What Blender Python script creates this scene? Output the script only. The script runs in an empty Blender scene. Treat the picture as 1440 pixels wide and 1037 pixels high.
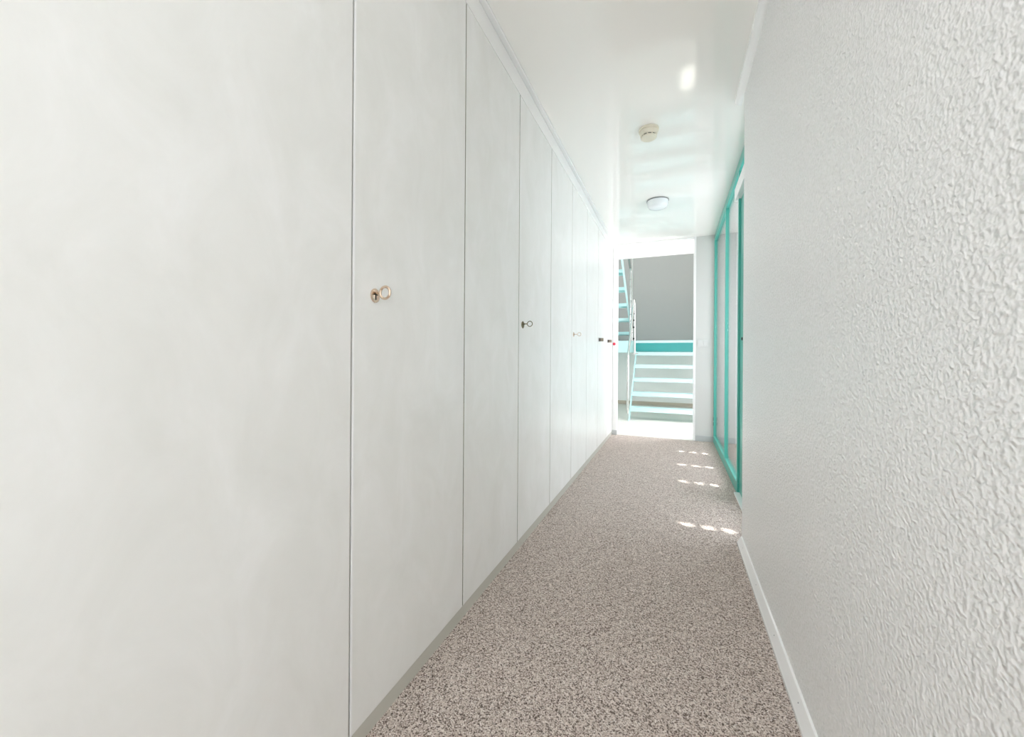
import bpy, bmesh, math, random
from mathutils import Vector, Matrix

SC = bpy.context.scene
COL = SC.collection
PI = math.pi

# ------------------------------------------------------------------ camera
W, H = 1440, 1037
FPX, VPX, ROLL, VH = 552.4, 228.4, 0.0065, 501.4
psi = math.atan(VPX / FPX)
fwd = Vector((-math.sin(psi), math.cos(psi), 0))
rgt = Vector((math.cos(psi), math.sin(psi), 0))
up = Vector((0, 0, 1))
r2 = math.cos(ROLL) * rgt + math.sin(ROLL) * up
u2 = -math.sin(ROLL) * rgt + math.cos(ROLL) * up
cd = bpy.data.cameras.new('camera')
cam = bpy.data.objects.new('camera', cd)
COL.objects.link(cam)
cam.matrix_world = Matrix(((r2.x, u2.x, -fwd.x, 0), (r2.y, u2.y, -fwd.y, 0), (r2.z, u2.z, -fwd.z, 1.0), (0, 0, 0, 1)))
cd.sensor_fit = 'HORIZONTAL'
cd.sensor_width = 36
cd.lens = FPX / W * 36
cd.shift_y = -(H / 2 - VH) / W
cd.clip_start = 0.02
cd.dof.use_dof = True
cd.dof.focus_distance = 2.6
cd.dof.aperture_fstop = 4.5
SC.camera = cam

# ------------------------------------------------------------------ world, sun, daylight, added fill lights, exposure
wd = bpy.data.worlds.new('daylight')
SC.world = wd
wd.use_nodes = True
wd.node_tree.nodes['Background'].inputs[0].default_value = (0.86, 0.93, 1.0, 1)
wd.node_tree.nodes['Background'].inputs[1].default_value = 1.5

SUN_DIR = Vector((-1, 0.25, -1.6))
sd = bpy.data.lights.new('sun', 'SUN')
sd.energy = 15.0
sd.angle = math.radians(1.5)
sd.color = (1.0, 0.97, 0.93)
sun = bpy.data.objects.new('sun', sd)
COL.objects.link(sun)
sun.rotation_euler = SUN_DIR.to_track_quat('-Z', 'Y').to_euler()


def area(name, loc, direction, sx, sy, radiance, color=(1, 1, 1)):
    ld = bpy.data.lights.new(name, 'AREA')
    ld.shape = 'RECTANGLE'
    ld.size, ld.size_y = sx, sy
    ld.energy = radiance * PI * sx * sy
    ld.color = color
    o = bpy.data.objects.new(name, ld)
    COL.objects.link(o)
    o.location = loc
    o.rotation_euler = Vector(direction).to_track_quat('-Z', 'Y').to_euler()
    return o


area('rear_fill', (-0.2, -2.28, 1.30), (0, 1, 0), 0.95, 2.0, 0.65, (0.905, 0.94, 1.0))  # unseen area light added to brighten the near corridor
pl = bpy.data.lights.new('fill_behind_viewpoint', 'POINT')  # unseen point light added to lift the near walls and ceiling
pl.energy = 12.0
pl.shadow_soft_size = 0.15
pl.color = (0.925, 0.94, 1.0)
plo = bpy.data.objects.new('fill_behind_viewpoint', pl)
COL.objects.link(plo)
plo.location = (-0.2, -1.2, 1.7)
area('stairwell_top_fill', (-0.45, 7.3, 4.85), (0, 0, -1), 2.4, 2.2, 1.5, (1.0, 0.955, 0.97))  # area light added under the closed stairwell ceiling
area('stairwell_window_daylight', (0.97, 5.85, 1.25), (-1, 0, -0.12), 1.0, 2.0, 5.2, (0.97, 0.92, 1.0))
area('side_room_fill', (1.20, 3.15, 1.22), (-1, 0, -0.09), 3.2, 1.8, 1.6, (0.885, 0.895, 1.0))  # area light added inside the side room to brighten the middle of the corridor

SC.cycles.use_light_tree = False
SC.cycles.max_bounces = 16
SC.cycles.diffuse_bounces = 10
SC.cycles.transparent_max_bounces = 16
vs = SC.view_settings
vs.view_transform = 'Standard'
vs.look = 'None'
vs.exposure = 0.80
vs.gamma = 1.0
vs.use_curve_mapping = False

# ------------------------------------------------------------------ materials
def srgb(r, g, b):
    f = lambda c: (c / 12.92 if c <= 0.04045 else ((c + 0.055) / 1.055) ** 2.4)
    return (f(r / 255), f(g / 255), f(b / 255), 1)


def mat(name, col, rough=0.5, metal=0.0, spec=0.5, coat=0.0, coat_rough=0.05):
    m = bpy.data.materials.new(name)
    m.use_nodes = True
    p = m.node_tree.nodes['Principled BSDF']
    p.inputs['Base Color'].default_value = col
    p.inputs['Roughness'].default_value = rough
    p.inputs['Metallic'].default_value = metal
    p.inputs['Specular IOR Level'].default_value = spec
    p.inputs['Coat Weight'].default_value = coat
    p.inputs['Coat Roughness'].default_value = coat_rough
    return m


def nodes(m):
    nt = m.node_tree
    return nt, nt.nodes, nt.links, nt.nodes['Principled BSDF']


def coord(nt, scale=(1, 1, 1)):
    tc = nt.nodes.new('ShaderNodeTexCoord')
    mp = nt.nodes.new('ShaderNodeMapping')
    mp.inputs['Scale'].default_value = scale
    nt.links.new(tc.outputs['Object'], mp.inputs['Vector'])
    return mp.outputs['Vector']


def noise(nt, vec, scale, detail=3, rough=0.5, dist=0.0):
    n = nt.nodes.new('ShaderNodeTexNoise')
    n.inputs['Scale'].default_value = scale
    n.inputs['Detail'].default_value = detail
    n.inputs['Roughness'].default_value = rough
    n.inputs['Distortion'].default_value = dist
    nt.links.new(vec, n.inputs['Vector'])
    return n.outputs['Fac']


def ramp(nt, fac, stops):
    r = nt.nodes.new('ShaderNodeValToRGB')
    e = r.color_ramp.elements
    e[0].position, e[0].color = stops[0]
    e[1].position, e[1].color = stops[-1]
    for p_, c_ in stops[1:-1]:
        x = e.new(p_)
        x.color = c_
    nt.links.new(fac, r.inputs['Fac'])
    return r.outputs['Color']


def bump(nt, height, strength, dist):
    b = nt.nodes.new('ShaderNodeBump')
    b.inputs['Strength'].default_value = strength
    b.inputs['Distance'].default_value = dist
    nt.links.new(height, b.inputs['Height'])
    nt.links.new(b.outputs['Normal'], nt.nodes['Principled BSDF'].inputs['Normal'])


M = {}
# wardrobe fronts: satin foil with a faint cloudy pattern
m = M['front'] = mat('wardrobe_foil', (0.7, 0.7, 0.67, 1), 0.33, 0, 0.5)
nt, N, LK, P = nodes(m)
v = coord(nt, (1, 1.3, 0.75))
LK.new(ramp(nt, noise(nt, v, 5.5, 6, 0.62, 0.7), [(0.3, srgb(233, 233, 229)), (0.55, srgb(238, 238, 235)), (0.72, srgb(242, 242, 240))]), P.inputs['Base Color'])
M['edge_band'] = mat('olive_edge_band', srgb(150, 147, 130), 0.5)
M['fascia'] = mat('fascia_lacquer', srgb(248, 248, 246), 0.14, 0, 0.6, 0.8)
M['plinth'] = mat('plinth_grey', srgb(196, 194, 184), 0.5)
M['carcass'] = mat('carcass_board', srgb(140, 138, 126), 0.6)
M['strip'] = mat('white_edge_strip', srgb(251, 251, 250), 0.2, 0, 0.5)
M['white'] = mat('white_lacquer', srgb(240, 240, 238), 0.28, 0, 0.5)
M['white_gloss'] = mat('white_gloss_trim', srgb(242, 242, 241), 0.15, 0, 0.5, 0.4)
M['plaster'] = mat('white_plaster', srgb(242, 243, 241), 0.7)
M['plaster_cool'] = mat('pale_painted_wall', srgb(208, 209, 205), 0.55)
M['grey_wall'] = mat('grey_upper_wall', srgb(158, 159, 156), 0.75)  # darker tone than the wall below it
M['skirt'] = mat('grey_skirting', srgb(190, 194, 193), 0.5)
M['skirt_beige'] = mat('beige_skirting', srgb(190, 180, 165), 0.55)
M['teal'] = mat('teal_lacquer', srgb(76, 172, 157), 0.3, 0, 0.5)
M['teal_stair'] = mat('teal_stair_overexposed', srgb(188, 226, 226), 0.35, 0, 0.5)  # overexposed paleness put into the base colour
M['teal_deep'] = mat('teal_fascia_paint', srgb(44, 142, 140), 0.35, 0, 0.5)
M['steel'] = mat('brushed_steel', srgb(205, 205, 203), 0.22, 1.0)
M['nickel'] = mat('warm_nickel', srgb(222, 200, 178), 0.25, 1.0)
M['brass'] = mat('aged_brass', srgb(120, 112, 84), 0.3, 1.0)
M['bronze'] = mat('dark_bronze', srgb(150, 138, 122), 0.42, 0.3)
M['bronze_deep'] = mat('deep_bronze', srgb(104, 94, 84), 0.45, 0.3)
M['dark'] = mat('keyhole_black', srgb(38, 34, 30), 0.5)
M['switch'] = mat('switch_plastic', srgb(212, 213, 210), 0.35)
M['red'] = mat('red_plastic', srgb(220, 35, 70), 0.4)
M['cream'] = mat('cream_plastic', srgb(230, 224, 205), 0.4)
M['rim_grey'] = mat('grey_rim', srgb(140, 142, 142), 0.35, 0.6)
M['opal'] = mat('opal_glass', srgb(236, 240, 241), 0.18, 0, 0.5)
M['opal'].node_tree.nodes['Principled BSDF'].inputs['Transmission Weight'].default_value = 0.0
M['lino'] = mat('pale_linoleum', srgb(218, 217, 209), 0.4, 0, 0.5)

# ceiling: lacquered panels, mirror-like at a shallow view
m = M['ceiling'] = mat('ceiling_gloss_panel', srgb(250, 248, 243), 0.5, 0, 0.3, 1.0, 0.06)
nt, N, LK, P = nodes(m)
v = coord(nt, (1, 1, 1))
b = nt.nodes.new('ShaderNodeBump')
b.inputs['Strength'].default_value = 0.02
b.inputs['Distance'].default_value = 0.01
LK.new(noise(nt, v, 2.2, 1, 0.4), b.inputs['Height'])
LK.new(b.outputs['Normal'], P.inputs['Coat Normal'])
P.inputs['Coat IOR'].default_value = 1.7

# embossed wallpaper
m = M['wallpaper'] = mat('embossed_wallpaper', srgb(226, 225, 219), 0.3, 0, 0.5)
nt, N, LK, P = nodes(m)
v = coord(nt, (1, 1, 1.12))
n1 = noise(nt, v, 118, 1.8, 0.5, 0.3)
h = ramp(nt, n1, [(0.3, (0, 0, 0, 1)), (0.5, (0.5, 0.5, 0.5, 1)), (0.7, (1, 1, 1, 1))])
bump(nt, h, 0.95, 0.0032)
LK.new(ramp(nt, n1, [(0.34, srgb(234, 234, 231)), (0.6, srgb(246, 245, 244))]), P.inputs['Base Color'])  # pits slightly darker: relief shade put into the colour

# carpet: speckled loop pile
m = M['carpet'] = mat('speckled_carpet', (0.3, 0.27, 0.25, 1), 0.95, 0, 0.1)
nt, N, LK, P = nodes(m)
v = coord(nt)
dn = nt.nodes.new('ShaderNodeTexNoise')
dn.inputs['Scale'].default_value = 170
LK.new(v, dn.inputs['Vector'])
mx = nt.nodes.new('ShaderNodeVectorMath')
mx.operation = 'MULTIPLY_ADD'
mx.inputs[1].default_value = (0.004, 0.004, 0.004)
LK.new(dn.outputs['Color'], mx.inputs[0])
LK.new(v, mx.inputs[2])
vo = nt.nodes.new('ShaderNodeTexVoronoi')
vo.inputs['Scale'].default_value = 330
LK.new(mx.outputs[0], vo.inputs['Vector'])
sp = nt.nodes.new('ShaderNodeSeparateColor')
LK.new(vo.outputs['Color'], sp.inputs[0])
c = ramp(nt, sp.outputs[0], [(0.0, srgb(84, 72, 66)), (0.16, srgb(126, 111, 102)), (0.36, srgb(186, 171, 161)), (0.7, srgb(218, 204, 194)), (1.0, srgb(242, 233, 226))])
LK.new(c, P.inputs['Base Color'])
mr = nt.nodes.new('ShaderNodeMath')
mr.operation = 'SUBTRACT'
LK.new(sp.outputs[0], mr.inputs[0])
mm = nt.nodes.new('ShaderNodeMath')
mm.operation = 'MULTIPLY'
mm.inputs[1].default_value = 220
LK.new(vo.outputs['Distance'], mm.inputs[0])
LK.new(vo.outputs['Distance'], mr.inputs[1])
bump(nt, mr.outputs[0], 0.6, 0.003)

# clear glass: transparent with a Fresnel mirror
m = M['glass'] = bpy.data.materials.new('clear_glass')
m.use_nodes = True
nt = m.node_tree
nt.nodes.remove(nt.nodes['Principled BSDF'])
fr = nt.nodes.new('ShaderNodeFresnel')
geo = nt.nodes.new('ShaderNodeNewGeometry')
ior = nt.nodes.new('ShaderNodeMath')          # same reflectance on entering and leaving the thin pane
ior.operation = 'MULTIPLY_ADD'
ior.inputs[1].default_value = 1 / 1.5 - 1.5
ior.inputs[2].default_value = 1.5
nt.links.new(geo.outputs['Backfacing'], ior.inputs[0])
nt.links.new(ior.outputs[0], fr.inputs['IOR'])
tr = nt.nodes.new('ShaderNodeBsdfTransparent')
tr.inputs[0].default_value = (0.985, 0.99, 0.99, 1)
gl = nt.nodes.new('ShaderNodeBsdfGlossy')
gl.inputs['Roughness'].default_value = 0.0
ms = nt.nodes.new('ShaderNodeMixShader')
nt.links.new(fr.outputs[0], ms.inputs[0])
nt.links.new(tr.outputs[0], ms.inputs[1])
nt.links.new(gl.outputs[0], ms.inputs[2])
nt.links.new(ms.outputs[0], nt.nodes['Material Output'].inputs[0])

# ------------------------------------------------------------------ mesh helpers
def box(bm, x0, x1, y0, y1, z0, z1, bev=0.0):
    vs_ = [bm.verts.new((x, y, z)) for x in (x0, x1) for y in (y0, y1) for z in (z0, z1)]
    q = [(0, 1, 3, 2), (4, 6, 7, 5), (0, 4, 5, 1), (2, 3, 7, 6), (0, 2, 6, 4), (1, 5, 7, 3)]
    fs = [bm.faces.new([vs_[i] for i in f]) for f in q]
    if bev > 0:
        es = list({e for f in fs for e in f.edges})
        bmesh.ops.bevel(bm, geom=es, offset=bev, segments=2, profile=0.6, affect='EDGES')


def prism(bm, pts, axis, a0, a1):
    """extrude a closed 2-D outline along one axis ('x','y','z')"""
    def P3(p, t):
        return {'x': (t, p[0], p[1]), 'y': (p[0], t, p[1]), 'z': (p[0], p[1], t)}[axis]
    A = [bm.verts.new(P3(p, a0)) for p in pts]
    B = [bm.verts.new(P3(p, a1)) for p in pts]
    n = len(pts)
    bm.faces.new(A)
    bm.faces.new(B[::-1])
    for i in range(n):
        j = (i + 1) % n
        bm.faces.new([A[j], A[i], B[i], B[j]])


def tube(bm, path, r, seg=12, cap=True):
    pts = [Vector(p) for p in path]
    rings = []
    ref = None
    for i, p in enumerate(pts):
        if i == 0:
            t = pts[1] - pts[0]
        elif i == len(pts) - 1:
            t = pts[-1] - pts[-2]
        else:
            t = (pts[i + 1] - p).normalized() + (p - pts[i - 1]).normalized()
        t.normalize()
        if ref is None:
            ref = t.orthogonal().normalized()
        ref = (ref - t * ref.dot(t)).normalized()
        b_ = t.cross(ref)
        rings.append([bm.verts.new(p + r * (math.cos(2 * PI * k / seg) * ref + math.sin(2 * PI * k / seg) * b_)) for k in range(seg)])
    for a_, b_ in zip(rings, rings[1:]):
        for k in range(seg):
            bm.faces.new([a_[k], a_[(k + 1) % seg], b_[(k + 1) % seg], b_[k]])
    if cap:
        bm.faces.new(rings[0][::-1])
        bm.faces.new(rings[-1])


def lathe(bm, prof, c, axis='z', seg=40, sy=1.0):
    """revolve (radius, height) points about an axis through c"""
    rings = []
    for r, h_ in prof:
        ring = []
        for k in range(seg):
            a = 2 * PI * k / seg
            p, q = r * math.cos(a), r * math.sin(a) * sy
            d = {'z': (p, q, h_), 'x': (h_, p, q), 'y': (p, h_, q)}[axis]
            ring.append(bm.verts.new((c[0] + d[0], c[1] + d[1], c[2] + d[2])))
        rings.append(ring)
    for a_, b_ in zip(rings, rings[1:]):
        for k in range(seg):
            bm.faces.new([a_[k], a_[(k + 1) % seg], b_[(k + 1) % seg], b_[k]])
    bm.faces.new(rings[0][::-1])
    bm.faces.new(rings[-1])


def torus(bm, c, R, r, plane='xz', seg=32, s2=12, flat=1.0):
    rings = []
    for i in range(seg):
        a = 2 * PI * i / seg
        ring = []
        for k in range(s2):
            b_ = 2 * PI * k / s2
            rad = R + r * math.cos(b_)
            p, q, w = rad * math.cos(a), rad * math.sin(a), r * flat * math.sin(b_)
            d = (p, w, q) if plane == 'xz' else (p, q, w)
            ring.append(bm.verts.new((c[0] + d[0], c[1] + d[1], c[2] + d[2])))
        rings.append(ring)
    for i in range(seg):
        a_, b_ = rings[i], rings[(i + 1) % seg]
        for k in range(s2):
            bm.faces.new([a_[k], a_[(k + 1) % s2], b_[(k + 1) % s2], b_[k]])


def obj(name, bm, m, parent=None, origin=None, smooth=False):
    bmesh.ops.recalc_face_normals(bm, faces=bm.faces)
    if origin is not None:
        bmesh.ops.translate(bm, verts=bm.verts, vec=-Vector(origin))
    me = bpy.data.meshes.new(name)
    bm.to_mesh(me)
    bm.free()
    me.materials.append(M[m])
    if smooth:
        for p in me.polygons:
            p.use_smooth = True
        me.set_sharp_from_angle(angle=math.radians(35))
    o = bpy.data.objects.new(name, me)
    COL.objects.link(o)
    if origin is not None:
        o.location = origin
    if parent:
        o.parent = parent
        o.matrix_parent_inverse = Matrix.Translation(-parent.location)
    return o


def boxes(name, m, bl, parent=None, bev=0.0, smooth=False):
    bm = bmesh.new()
    for b_ in bl:
        box(bm, *b_, bev=bev)
    return obj(name, bm, m, parent, smooth=smooth)


def struct(o, label=None):
    o['kind'] = 'structure'
    if label:
        o['label'] = label
    return o


def thing(name, label, cat, loc=(0, 0, 0), group=None):
    o = bpy.data.objects.new(name, None)
    o.empty_display_size = 0.1
    COL.objects.link(o)
    o.location = loc
    return tag(o, label, cat, group)


def tag(o, label, cat, group=None):
    o['label'] = label
    o['category'] = cat
    if group:
        o['group'] = group
    return o


# ------------------------------------------------------------------ measures (metres)
XL = -0.741      # wardrobe fronts
XR = 0.3405      # wallpapered wall
XG = 0.430       # glazed partition, corridor face
YC = 2.426       # end of the wallpapered wall
YD = 5.205       # stairwell opening
HC = 2.453       # ceiling
YB = -2.2        # wall behind the viewpoint
XS = 1.30        # far wall of the side room
YV = 6.02        # where the low ceiling stops
YW = 8.70        # back wall of the stairwell
XLS, XRS = -2.0, 1.0
HS = 4.95

# ------------------------------------------------------------------ setting
struct(boxes('floor', 'carpet', [(XL - 0.62, XS + 0.1, YB - 0.1, YD, -0.08, 0.0)]), 'speckled beige brown carpet running the length of the corridor')
struct(boxes('floor_stairwell', 'lino', [(XLS - 0.1, XRS + 0.7, YD, YW + 0.1, -0.08, 0.0)]), 'pale floor of the stairwell beyond the opening')
struct(boxes('ceiling', 'ceiling', [(XLS - 0.1, XS + 0.1, YB - 0.1, YV, HC, HC + 0.15)]), 'glossy off white ceiling above the corridor')
struct(boxes('ceiling_stairwell', 'plaster', [(XLS - 0.1, XRS + 0.1, YV - 0.1, YW + 0.1, HS, HS + 0.1)]))
struct(boxes('wall_left', 'plaster', [(XL - 0.62, XL - 0.004, YB, 0.182, 0, HC)]))
struct(boxes('wall_right', 'wallpaper', [(XR, XG, YB, YC, 0, HC)]), 'embossed cream wallpaper wall on the right')
# wall behind the viewpoint with an opening added for the rear fill light
struct(boxes('wall_back', 'plaster', [(XL, XR, YB - 0.1, YB, 0, 0.3), (XL, XR, YB - 0.1, YB, 2.3, HC), (XL, -0.68, YB - 0.1, YB, 0.3, 2.3), (0.28, XR, YB - 0.1, YB, 0.3, 2.3)]))
# the side room behind the glazing
struct(boxes('wall_side_room_near', 'plaster', [(XG, XS, 1.30, 1.40, 0, HC)]))
struct(boxes('wall_far_right', 'plaster_cool', [(0.232, XS + 0.1, YD, YD + 0.09, 0, HC)]), 'pale wall right of the stairwell opening')
struct(boxes('wall_far_left', 'plaster', [(XLS, XL - 0.02, YD, YD + 0.09, 0, HC)]))
# shutter wall of the side room, with the gaps that let the sun through
holes = []
for yr in (2.574, 3.454, 3.994, 4.551):
    for xr_ in (0.066, 0.186, 0.291):
        t = XS - xr_
        holes.append((yr - 0.25 * t, 1.6 * t))
bm = bmesh.new()
R_H, R_V, CEL, CEV = 0.024, 0.044, 0.044, 0.078
ycuts = sorted({1.30, YD} | {round(y + s * CEL, 5) for y, z in holes for s in (-1, 1)})


def holed_wall(bm, x0, x1, ya, yb, za, zb, holes):
    ev = sorted(holes)
    # group the holes of one row: their strips may overlap in y, so cut the wall into horizontal bands per column
    zs = sorted({round(h_[1], 4) for h_ in holes})
    bands = []
    last = za
    for z in zs:
        bands.append((last, z - CEV, None))
        bands.append((z - CEV, z + CEV, z))
        last = z + CEV
    bands.append((last, zb, None))
    for b0, b1, zc in bands:
        if zc is None:
            box(bm, x0, x1, ya, yb, b0, b1)
            continue
        hs = sorted(h_ for h_ in holes if abs(h_[1] - zc) < 1e-3)
        last_y = ya
        for hy, hz in hs:
            box(bm, x0, x1, last_y, hy - CEL, b0, b1)
            n = 24
            for x in (x0, x1):
                inner = []
                outer = []
                for k in range(n):
                    a = 2 * PI * (k + 0.5) / n
                    cc, ss = math.cos(a), math.sin(a)
                    inner.append(bm.verts.new((x, hy + R_H * cc, hz + R_V * ss)))
                    f_ = CEL / max(abs(cc), abs(ss))
                    oy, oz = cc * f_, ss * f_ * CEV / CEL
                    outer.append(bm.verts.new((x, hy + oy, hz + oz)))
                for k in range(n):
                    j = (k + 1) % n
                    bm.faces.new([inner[k], inner[j], outer[j], outer[k]])
                # square corners
                for sy_ in (-1, 1):
                    for sz_ in (-1, 1):
                        cand = [k for k in range(n)]
                        a0 = math.atan2(sz_, sy_)
                        k0 = int(math.floor((a0 / (2 * PI) * n) - 0.5)) % n
                        k1 = (k0 + 1) % n
                        cv = bm.verts.new((x, hy + sy_ * CEL, hz + sz_ * CEV))
                        bm.faces.new([outer[k0], outer[k1], cv])
            last_y = hy + CEL
        box(bm, x0, x1, last_y, yb, b0, b1)


holed_wall(bm, XS, XS + 0.012, 1.30, YD, 0, HC, holes)
struct(obj('wall_side_room', bm, 'plaster'))

# stairwell shell
struct(boxes('wall_stairwell_left', 'plaster', [(XLS - 0.1, XLS, YD, YW, 0, HS)]))
struct(boxes('wall_stairwell_right', 'plaster', [(XRS, XRS + 0.05, 6.02, YW, 0, HS), (XRS, XRS + 0.05, YD + 0.09, 5.53, 0, HS), (XRS, XRS + 0.05, 5.53, 6.02, 0, 0.2), (XRS, XRS + 0.05, 5.53, 6.02, 1.58, HS)]))
struct(boxes('wall_stairwell_front', 'plaster', [(XLS, XRS, YV - 0.1, YV, HC + 0.15, HS)]))
struct(boxes('wall_stairwell_back', 'plaster', [(XLS, XRS, YW, YW + 0.1, 0, 1.22)]), 'white lower wall behind the stairs')
struct(boxes('wall_stairwell_upper', 'grey_wall', [(XLS, XRS, YW, YW + 0.1, 1.22, HS)]), 'grey wall above the stair landing')
struct(boxes('baseboard_stairwell', 'skirt_beige', [(XLS, XRS, YW - 0.015, YW, 0, 0.07)]), 'beige skirting behind the stairs')

# frame of the opening
fr_ = struct(boxes('door_frame', 'white', [(XL, -0.684, YD - 0.02, YD + 0.09, 0, HC)], bev=0.003), 'white frame of the stairwell opening')
boxes('frame_post', 'white', [(0.211, 0.235, YD - 0.012, YD + 0.1, 0, HC)], fr_, bev=0.003)
boxes('frame_head', 'white', [(-0.684, 0.211, YD - 0.012, YD + 0.03, HC - 0.018, HC)], fr_, bev=0.003)
boxes('frame_foot', 'skirt', [(XL - 0.0, -0.676, YD - 0.032, YD - 0.021, 0, 0.06)], fr_, bev=0.002)
struct(boxes('baseboard_far', 'skirt', [(0.236, XS, YD - 0.012, YD, 0, 0.066)], bev=0.002), 'grey skirting under the light switch')

# right-hand trims
bm = bmesh.new()
prism(bm, [(XR, 0), (XR - 0.024, 0), (XR - 0.024, 0.012), (XR - 0.020, 0.018), (XR - 0.006, 0.044), (XR, 0.046)], 'y', YB, YC - 0.012)
bb = struct(obj('baseboard_right', bm, 'white_gloss'), 'white skirting along the wallpapered wall')
for y in (1.02, 1.14, 1.33, 1.62, 1.95, 2.3):
    bm = bmesh.new()
    lathe(bm, [(0.0024, -0.0006), (0.0018, 0.0009)], (0, 0, 0), 'z', 10)
    nrm = Vector((-0.026, 0, 0.014)).normalized()
    bmesh.ops.rotate(bm, verts=bm.verts, cent=(0, 0, 0), matrix=nrm.to_track_quat('Z', 'Y').to_matrix())
    bmesh.ops.translate(bm, verts=bm.verts, vec=(XR - 0.013, y, 0.031))
    obj('nail', bm, 'rim_grey', bb)
bm = bmesh.new()
R_ = 0.034
prof = [(XR, HC), (XR, HC - R_)] + [(XR - R_ * math.sin(a) * 1.0, HC - R_ * math.cos(a)) for a in [k * PI / 12 for k in range(1, 6)]] + [(XR - R_, HC)]
prism(bm, prof, 'y', YB, 2.53)
struct(obj('trim_right', bm, 'white_gloss', smooth=True), 'white glossy cove trim between ceiling and wallpapered wall')

# trims of the wardrobe run
struct(boxes('trim_fascia', 'fascia', [(XL - 0.02, XL, YB, YD - 0.02, 2.349, HC - 0.002)]), 'white fascia board above the wardrobe doors')
struct(boxes('trim_ceiling_edge', 'white_gloss', [(XL, XL + 0.026, YB, YD - 0.02, HC - 0.012, HC)], bev=0.003), 'white edge strip where the ceiling meets the wardrobes')
struct(boxes('baseboard_left', 'plinth', [(XL - 0.02, XL - 0.001, 0.182, YD - 0.034, 0, 0.045)]), 'grey plinth strip under the wardrobes')

# ------------------------------------------------------------------ wardrobes
SEAMS = [0.185 + 0.565 * i for i in range(9)]
units = [(SEAMS[0], SEAMS[2]), (SEAMS[2], SEAMS[4]), (SEAMS[4], SEAMS[6]), (SEAMS[6], SEAMS[8]), (SEAMS[8], YD - 0.024)]
wl = ['pale grey two door wardrobe nearest the viewer, with a bright edge strip between its doors',
      'second pale wardrobe along the left, dark brass ring key in its right door',
      'third pale wardrobe along the left, thin nickel ring key in its right door',
      'fourth pale wardrobe along the left, its right door holding the nearer dark square grip',
      'narrow single door wardrobe at the far end beside the white opening frame']
GAP = 0.0025


def escutcheon(parent, y, z, m_):
    bm = bmesh.new()
    lathe(bm, [(0.0168, 0.0), (0.0168, 0.0024), (0.0152, 0.0036), (0.0135, 0.0038), (0.0125, 0.0034), (0.004, 0.0034)], (XL, y, z), 'x', 36, 1.12)
    e = obj('escutcheon', bm, m_, parent, smooth=True)
    return e


def keyhole(parent, y, z):
    bm = bmesh.new()
    lathe(bm, [(0.0042, 0.003), (0.0042, 0.0042)], (XL, y, z + 0.004), 'x', 16)
    box(bm, XL + 0.003, XL + 0.0042, y - 0.0018, y + 0.0018, z - 0.0115, z + 0.002)
    box(bm, XL + 0.003, XL + 0.0042, y - 0.008, y + 0.008, z + 0.001, z + 0.004)
    return obj('keyhole', bm, 'dark', parent)


for i, (a, b) in enumerate(units):
    w = thing('wardrobe', wl[i], 'wardrobe', (XL - 0.3, (a + b) / 2, 0), 'wardrobes along the left wall')
    boxes('carcass', 'carcass', [(XL - 0.6, XL - 0.021, a + 0.0005, b - 0.0005, 0.0, HC - 0.001)], w)
    mid = [(a, (a + b) / 2), ((a + b) / 2, b)] if i < 4 else [(a, b)]
    for k, (d0, d1) in enumerate(mid):
        d = boxes('door', 'front', [(XL - 0.02, XL, d0 + GAP, d1 - GAP, 0.046, 2.347)], w, bev=0.0012)
        d.data.materials.append(M['edge_band'])
        for p in d.data.polygons:
            if abs(p.normal.y) > 0.9:
                p.material_index = 1
        if i == 0 and k == 1:
            s_ = boxes('edge_strip', 'strip', [(XL - 0.004, XL + 0.0014, d0 + GAP - 0.0002, d0 + GAP + 0.0052, 0.046, 2.347)], w)
            s_['label'] = 'bright white edge strip'
        if k == len(mid) - 1:
            ky = (0.83, 1.937, 3.067, 4.192, 4.79)[i]
            kz = (1.160, 1.167, 1.177, 1.182, 1.190)[i]
            if i < 3:
                e = escutcheon(d, ky, kz, ('nickel', 'brass', 'nickel')[i])
                e['label'] = ('round warm nickel lock plate', 'round dark brass lock plate', 'round nickel lock plate')[i]
                keyhole(d, ky, kz)
            else:
                boxes('escutcheon', 'rim_grey', [(XL, XL + 0.003, ky - 0.016, ky + 0.016, kz - 0.02, kz + 0.02)], d, bev=0.001)

# keys in the locks
kl = ['warm nickel ring key in the wardrobe door nearest the viewer',
      'dark brass ring key in the second wardrobe door lock',
      'thin nickel ring key in the third wardrobe door lock']
for i in range(3):
    ky = (0.83, 1.937, 3.067)[i]
    kz = (1.166, 1.171, 1.178)[i]
    bm = bmesh.new()
    reach = (0.034, 0.040, 0.046)[i]
    bow = (0.0158, 0.0138, 0.0138)[i]
    tube(bm, [(XL + 0.003, ky, kz), (XL + reach - bow, ky, kz)], 0.0026, 10)
    torus(bm, (XL + reach, ky, kz), bow, 0.0034 if i == 0 else 0.0021, 'xz', 36, 10, 1.0)
    lathe(bm, [(0.0042, 0.006), (0.0042, 0.0105)], (XL, ky, kz), 'x', 14)
    k_ = obj('key', bm, ('nickel', 'brass', 'nickel')[i], None, (XL, ky, kz), smooth=True)
    tag(k_, kl[i], 'key', 'keys in the wardrobe doors')
gl_ = ['dark bronze square grip on the fourth wardrobe, the nearer of two', 'dark bronze square grip on the narrow end wardrobe']
for i in range(2):
    ky, kz = (4.192, 4.79)[i], (1.182, 1.190)[i]
    t = thing('door_grip', gl_[i], 'door handle', (XL, ky, kz), 'square grips on the far wardrobes')
    boxes('grip', 'bronze', [(XL + 0.02, XL + 0.05, ky - 0.006, ky + 0.006, kz - 0.018, kz + 0.018)], t, bev=0.003)
    boxes('neck', 'bronze_deep', [(XL + 0.002, XL + 0.021, ky - 0.008, ky + 0.008, kz - 0.018, kz + 0.018)], t, bev=0.002)

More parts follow.
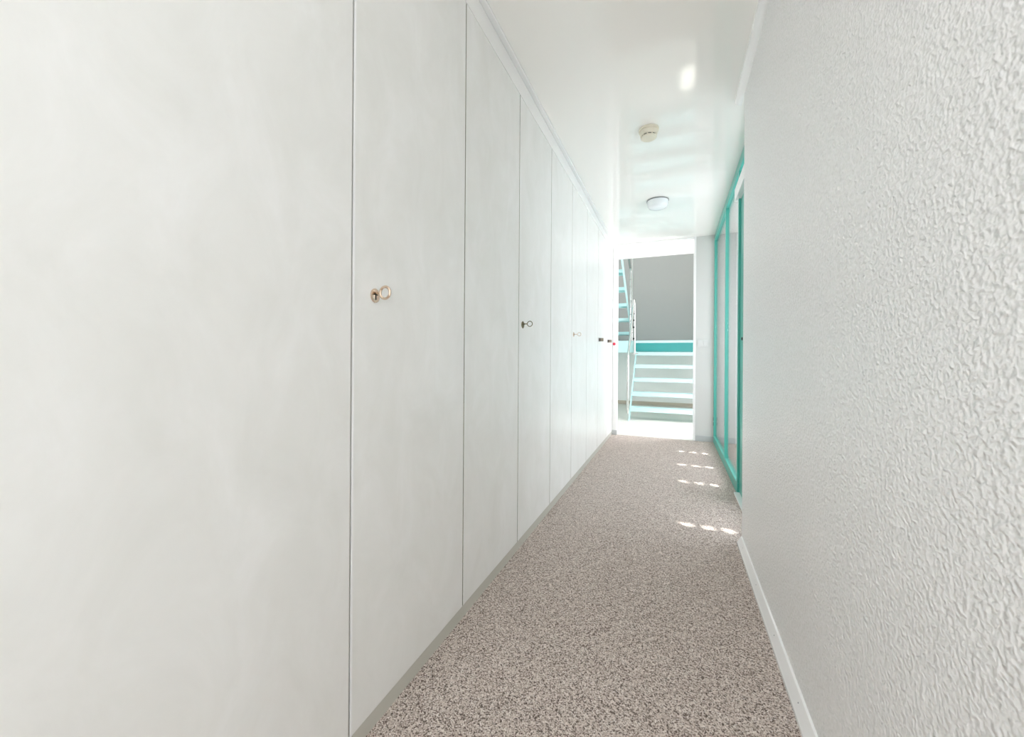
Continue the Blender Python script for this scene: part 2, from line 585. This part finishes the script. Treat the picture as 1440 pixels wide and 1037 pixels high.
# red button on the frame
bm = bmesh.new()
lathe(bm, [(0.018, 0.0), (0.018, -0.005), (0.014, -0.016), (0.005, -0.02)], (-0.719, YD - 0.020, 1.168), 'y', 20)
tag(obj('push_button', bm, 'red', None, (-0.719, YD - 0.020, 1.168), smooth=True), 'small red button on the white frame post of the opening', 'button')

# ------------------------------------------------------------------ ceiling fittings
t = thing('smoke_detector', 'cream round smoke detector on the ceiling, the fitting nearest the viewer', 'smoke detector', (-0.16, 2.643, HC))
bm = bmesh.new()
lathe(bm, [(0.062, 0.0), (0.062, -0.010), (0.060, -0.013), (0.052, -0.0135)], (-0.16, 2.643, HC), 'z', 44)
obj('base', bm, 'cream', t, smooth=True)
bm = bmesh.new()
lathe(bm, [(0.054, -0.0125), (0.057, -0.016), (0.0565, -0.026), (0.050, -0.042), (0.048, -0.043)], (-0.16, 2.643, HC), 'z', 44)
obj('housing', bm, 'cream', t, smooth=True)
bm = bmesh.new()
lathe(bm, [(0.0445, -0.0425), (0.0445, -0.050)], (-0.16, 2.643, HC), 'z', 44)
obj('vent_gap', bm, 'dark', t, smooth=True)
bm = bmesh.new()
for k in range(10):
    a = 2 * PI * k / 10 + 0.2
    cx, cy = -0.16 + 0.0455 * math.cos(a), 2.643 + 0.0455 * math.sin(a)
    box(bm, cx - 0.004, cx + 0.004, cy - 0.004, cy + 0.004, HC - 0.051, HC - 0.042)
obj('vent_bars', bm, 'cream', t)
bm = bmesh.new()
lathe(bm, [(0.049, -0.0495), (0.049, -0.0535), (0.043, -0.059), (0.02, -0.062)], (-0.16, 2.643, HC), 'z', 44)
obj('cover', bm, 'cream', t, smooth=True)

t = thing('ceiling_light', 'shallow round opal ceiling light with a grey rim, beyond the smoke detector', 'ceiling light', (-0.152, 3.875, HC))
bm = bmesh.new()
lathe(bm, [(0.094, 0.0), (0.098, -0.002), (0.098, -0.006), (0.093, -0.008)], (-0.152, 3.875, HC), 'z', 56)
obj('rim', bm, 'rim_grey', t, smooth=True)
bm = bmesh.new()
lathe(bm, [(0.0925, -0.0075), (0.0925, -0.022), (0.088, -0.05), (0.078, -0.066), (0.06, -0.074), (0.03, -0.078)], (-0.152, 3.875, HC), 'z', 56)
obj('glass_bowl', bm, 'opal', t, smooth=True)

t = thing('ceiling_spotlight', 'small white round spotlight in the ceiling just beyond the opening', 'spotlight', (-0.17, 5.62, HC))
bm = bmesh.new()
lathe(bm, [(0.055, 0.0), (0.055, -0.006), (0.046, -0.010), (0.040, -0.010)], (-0.17, 5.62, HC), 'z', 36)
obj('ring', bm, 'white', t, smooth=True)
bm = bmesh.new()
lathe(bm, [(0.039, -0.005), (0.039, -0.012), (0.03, -0.016), (0.01, -0.018)], (-0.17, 5.62, HC), 'z', 36)
obj('lens', bm, 'opal', t, smooth=True)

# ------------------------------------------------------------------ light switch
t = thing('light_switch', 'white double light switch on the pale wall right of the opening', 'light switch', (0.31, YD, 1.171))
boxes('plate', 'switch', [(0.25, 0.37, YD - 0.008, YD, 1.131, 1.211)], t, bev=0.002)
boxes('rocker', 'switch', [(0.262, 0.302, YD - 0.013, YD - 0.007, 1.143, 1.199)], t, bev=0.002)
boxes('rocker', 'switch', [(0.318, 0.358, YD - 0.013, YD - 0.007, 1.143, 1.199)], t, bev=0.002)

# ------------------------------------------------------------------ glazed partition
t = thing('glazed_partition', 'teal framed fixed glazing on the right between wallpapered wall and switch wall', 'glass partition', (XG + 0.02, 4.23, 0))
XF = XG + 0.045
BV = 0.002
boxes('bottom_rail', 'teal', [(XG, XF, 3.30, YD - 0.013, 0, 0.079)], t, bev=BV)
boxes('top_rail', 'teal', [(XG, XF, 3.30, YD - 0.001, 2.375, HC - 0.004)], t, bev=BV)
boxes('post', 'teal', [(XG, XG + 0.024, 3.30, 3.335, 0.0795, 2.3745)], t, bev=BV)
boxes('post', 'teal', [(XG, XG + 0.024, 5.165, YD - 0.001, 0.0795, 2.3745)], t, bev=BV)
boxes('mullion', 'teal', [(XG, XG + 0.024, 4.09, 4.125, 0.0795, 2.3745)], t, bev=BV)
boxes('pane', 'glass', [(XG + 0.016, XG + 0.022, 3.3355, 4.0895, 0.0795, 2.3745)], t)
boxes('pane', 'glass', [(XG + 0.016, XG + 0.022, 4.1255, 5.1645, 0.0795, 2.3745)], t)
for z in (0.2, 0.26):
    boxes('hinge', 'steel', [(XG - 0.006, XG, 5.168, 5.183, z, z + 0.04)], t, bev=0.002)

t = thing('sliding_door', 'teal framed glass door half hidden behind the end of the wallpapered wall', 'door', (XG + 0.03, 2.85, 0))
XA, XB = XG + 0.014, XG + 0.05
boxes('stile', 'teal', [(XA, XB, 3.06, 3.298, 0.016, 2.165)], t, bev=BV)
boxes('stile', 'teal', [(XA, XB, 2.43, 2.455, 0.016, 2.165)], t, bev=BV)
boxes('rail', 'teal', [(XA, XB, 2.4555, 3.0595, 0.016, 0.07)], t, bev=BV)
boxes('rail', 'teal', [(XA, XB, 2.4555, 3.0595, 2.09, 2.165)], t, bev=BV)
boxes('pane', 'glass', [(XA + 0.010, XA + 0.016, 2.4555, 3.0595, 0.0705, 2.0895)], t)
bm = bmesh.new()
lathe(bm, [(0.011, 0.0), (0.011, -0.005), (0.006, -0.007)], (XA, 3.19, 1.135), 'x', 18)
obj('lock', bm, 'dark', t, smooth=True)['label'] = 'small black lock'
boxes('track', 'white', [(XG - 0.02, XB, 2.43, 3.36, 2.17, 2.262)], t, bev=0.003)
boxes('floor_guide', 'white', [(XG - 0.02, XB, 2.43, 3.298, 0.0, 0.014)], t, bev=0.002)
boxes('transom_pane', 'glass', [(XA + 0.010, XA + 0.016, 2.43, 3.298, 2.263, 2.374)], t)
boxes('transom_rail', 'teal', [(XG, XF, 2.43, 3.299, 2.375, HC - 0.004)], t, bev=BV)

# ------------------------------------------------------------------ staircase
st = thing('staircase', 'open teal metal staircase with landing, seen through the far opening', 'staircase', (-0.1, 6.5, 0))
X0, X1 = -0.664, 0.50
for k in range(5):
    y, z = 6.55 + 0.25 * k, 0.190 + 0.2255 * k
    bm = bmesh.new()
    box(bm, X0 + 0.012, X1 - 0.012, y, y + 0.25, z - 0.006, z)
    box(bm, X0 + 0.012, X1 - 0.012, y, y + 0.006, z - 0.058, z - 0.0062)
    box(bm, X0 + 0.012, X1 - 0.012, y + 0.244, y + 0.25, z - 0.04, z - 0.0062)
    obj('tread', bm, 'teal_stair', st)


def stringer(x0, x1, y0, z0, y1, z1, w_, parent, name='stringer', m_='teal_stair', foot=False):
    bm = bmesh.new()
    d = Vector((y1 - y0, z1 - z0)).normalized()
    n = Vector((-d.y, d.x)) * (w_ / 2)
    a, b = Vector((y0, z0)), Vector((y1, z1))
    pts = [a - n, b - n, b + n, a + n]
    if foot:
        # level cut on the floor
        s = (w_ / 2) / d.y
        pts = [(y0 + s, 0.0), b - n, b + n, (y0 - s, 0.0)]
    prism(bm, [(p[0], p[1]) for p in pts], 'x', x0, x1)
    return obj(name, bm, m_, parent)


for x in (X0, X1 - 0.012):
    stringer(x, x + 0.0115, 6.47, 0.0, 7.70, 1.11, 0.13, st, foot=True)
bm = bmesh.new()
box(bm, -1.95, X1, 7.62, YW - 0.016, 1.296, 1.305)
obj('landing_deck', bm, 'teal_stair', st)
bm = bmesh.new()
box(bm, -0.70, X1, 7.612, 7.62, 1.10, 1.2618)
obj('landing_fascia', bm, 'teal_deep', st)
bm = bmesh.new()
box(bm, -1.95, X1, 7.60, 7.6195, 1.262, 1.305)
box(bm, -1.95, -0.7005, 7.60, 7.619, 1.14, 1.2618)
box(bm, -1.95, -0.7005, 7.606, 7.619, 1.085, 1.1398)
obj('landing_edge', bm, 'teal_stair', st)['label'] = 'paler teal lip of the landing'
# upper flight, coming back towards the corridor on the left
XU0, XU1 = -1.85, -0.79
for k in range(8):
    y, z = 8.28 - 0.333 * k, 1.50 + 0.238 * k
    bm = bmesh.new()
    box(bm, XU0 + 0.012, XU1 - 0.012, y - 0.27, y, z - 0.006, z)
    box(bm, XU0 + 0.012, XU1 - 0.012, y - 0.27, y - 0.264, z - 0.055, z - 0.0062)
    box(bm, XU0 + 0.012, XU1 - 0.012, y - 0.006, y, z - 0.055, z - 0.0062)
    obj('tread', bm, 'teal_stair', st)
for x in (XU0, XU1 - 0.012):
    stringer(x, x + 0.0115, 8.36, 1.31, 6.05, 2.96, 0.15, st)


def arc(c, r, a0, a1, n, x):
    return [(x, c[0] + r * math.cos(a0 + (a1 - a0) * k / n), c[1] + r * math.sin(a0 + (a1 - a0) * k / n)) for k in range(n + 1)]


# lower handrail: foot post, sloping rail, bent over and down to the landing
xh = X0 - 0.02
path = [(xh, 6.50, 0.10), (xh, 6.50, 0.96)]
path += arc((6.60, 0.97), 0.10, PI, PI * 0.77, 5, xh)
path += [(xh, 7.42, 1.965)]
path += arc((7.487, 1.985), 0.062, PI * 0.80, 0, 8, xh + 0.004)
path += [(xh + 0.01, 7.552, 1.06)]
bm = bmesh.new()
tube(bm, path, 0.019, 14)
hr = obj('handrail', bm, 'steel', st, smooth=True)
for z in (1.34, 1.55, 1.68, 1.80):
    bm = bmesh.new()
    lathe(bm, [(0.012, -0.014), (0.016, -0.008), (0.016, 0.008), (0.012, 0.014)], (xh - 0.012, 7.535, z), 'z', 12)
    obj('clamp_and_blotch', bm, 'dark', hr)
boxes('bracket', 'steel', [(xh - 0.035, X0 + 0.05, 7.53, 7.58, 1.05, 1.075)], hr)
# upper handrail
xq = -0.762
path = [(xq, 6.3, 3.18), (xq, 7.50, 2.66)] + arc((7.48, 2.55), 0.115, PI * 0.36, 0, 5, xq) + [(xq, 7.595, 1.30)]
bm = bmesh.new()
tube(bm, path, 0.019, 14)
h2 = obj('handrail', bm, 'steel', st, smooth=True)
bm = bmesh.new()
tube(bm, [(xq + 0.012, 7.80, 1.30), (xq + 0.012, 7.80, 3.1)], 0.016, 12)
obj('baluster', bm, 'steel', h2, smooth=True)
for k in range(7):  # dark rings stand in for blotchy reflections in the chrome post
    bm = bmesh.new()
    z = 1.66 + 0.13 * k
    lathe(bm, [(0.014, -0.02), (0.019, -0.01), (0.019, 0.01), (0.014, 0.02)], (xq, 7.595, z), 'z', 10)
    obj('clamp_and_blotch', bm, 'dark', h2)
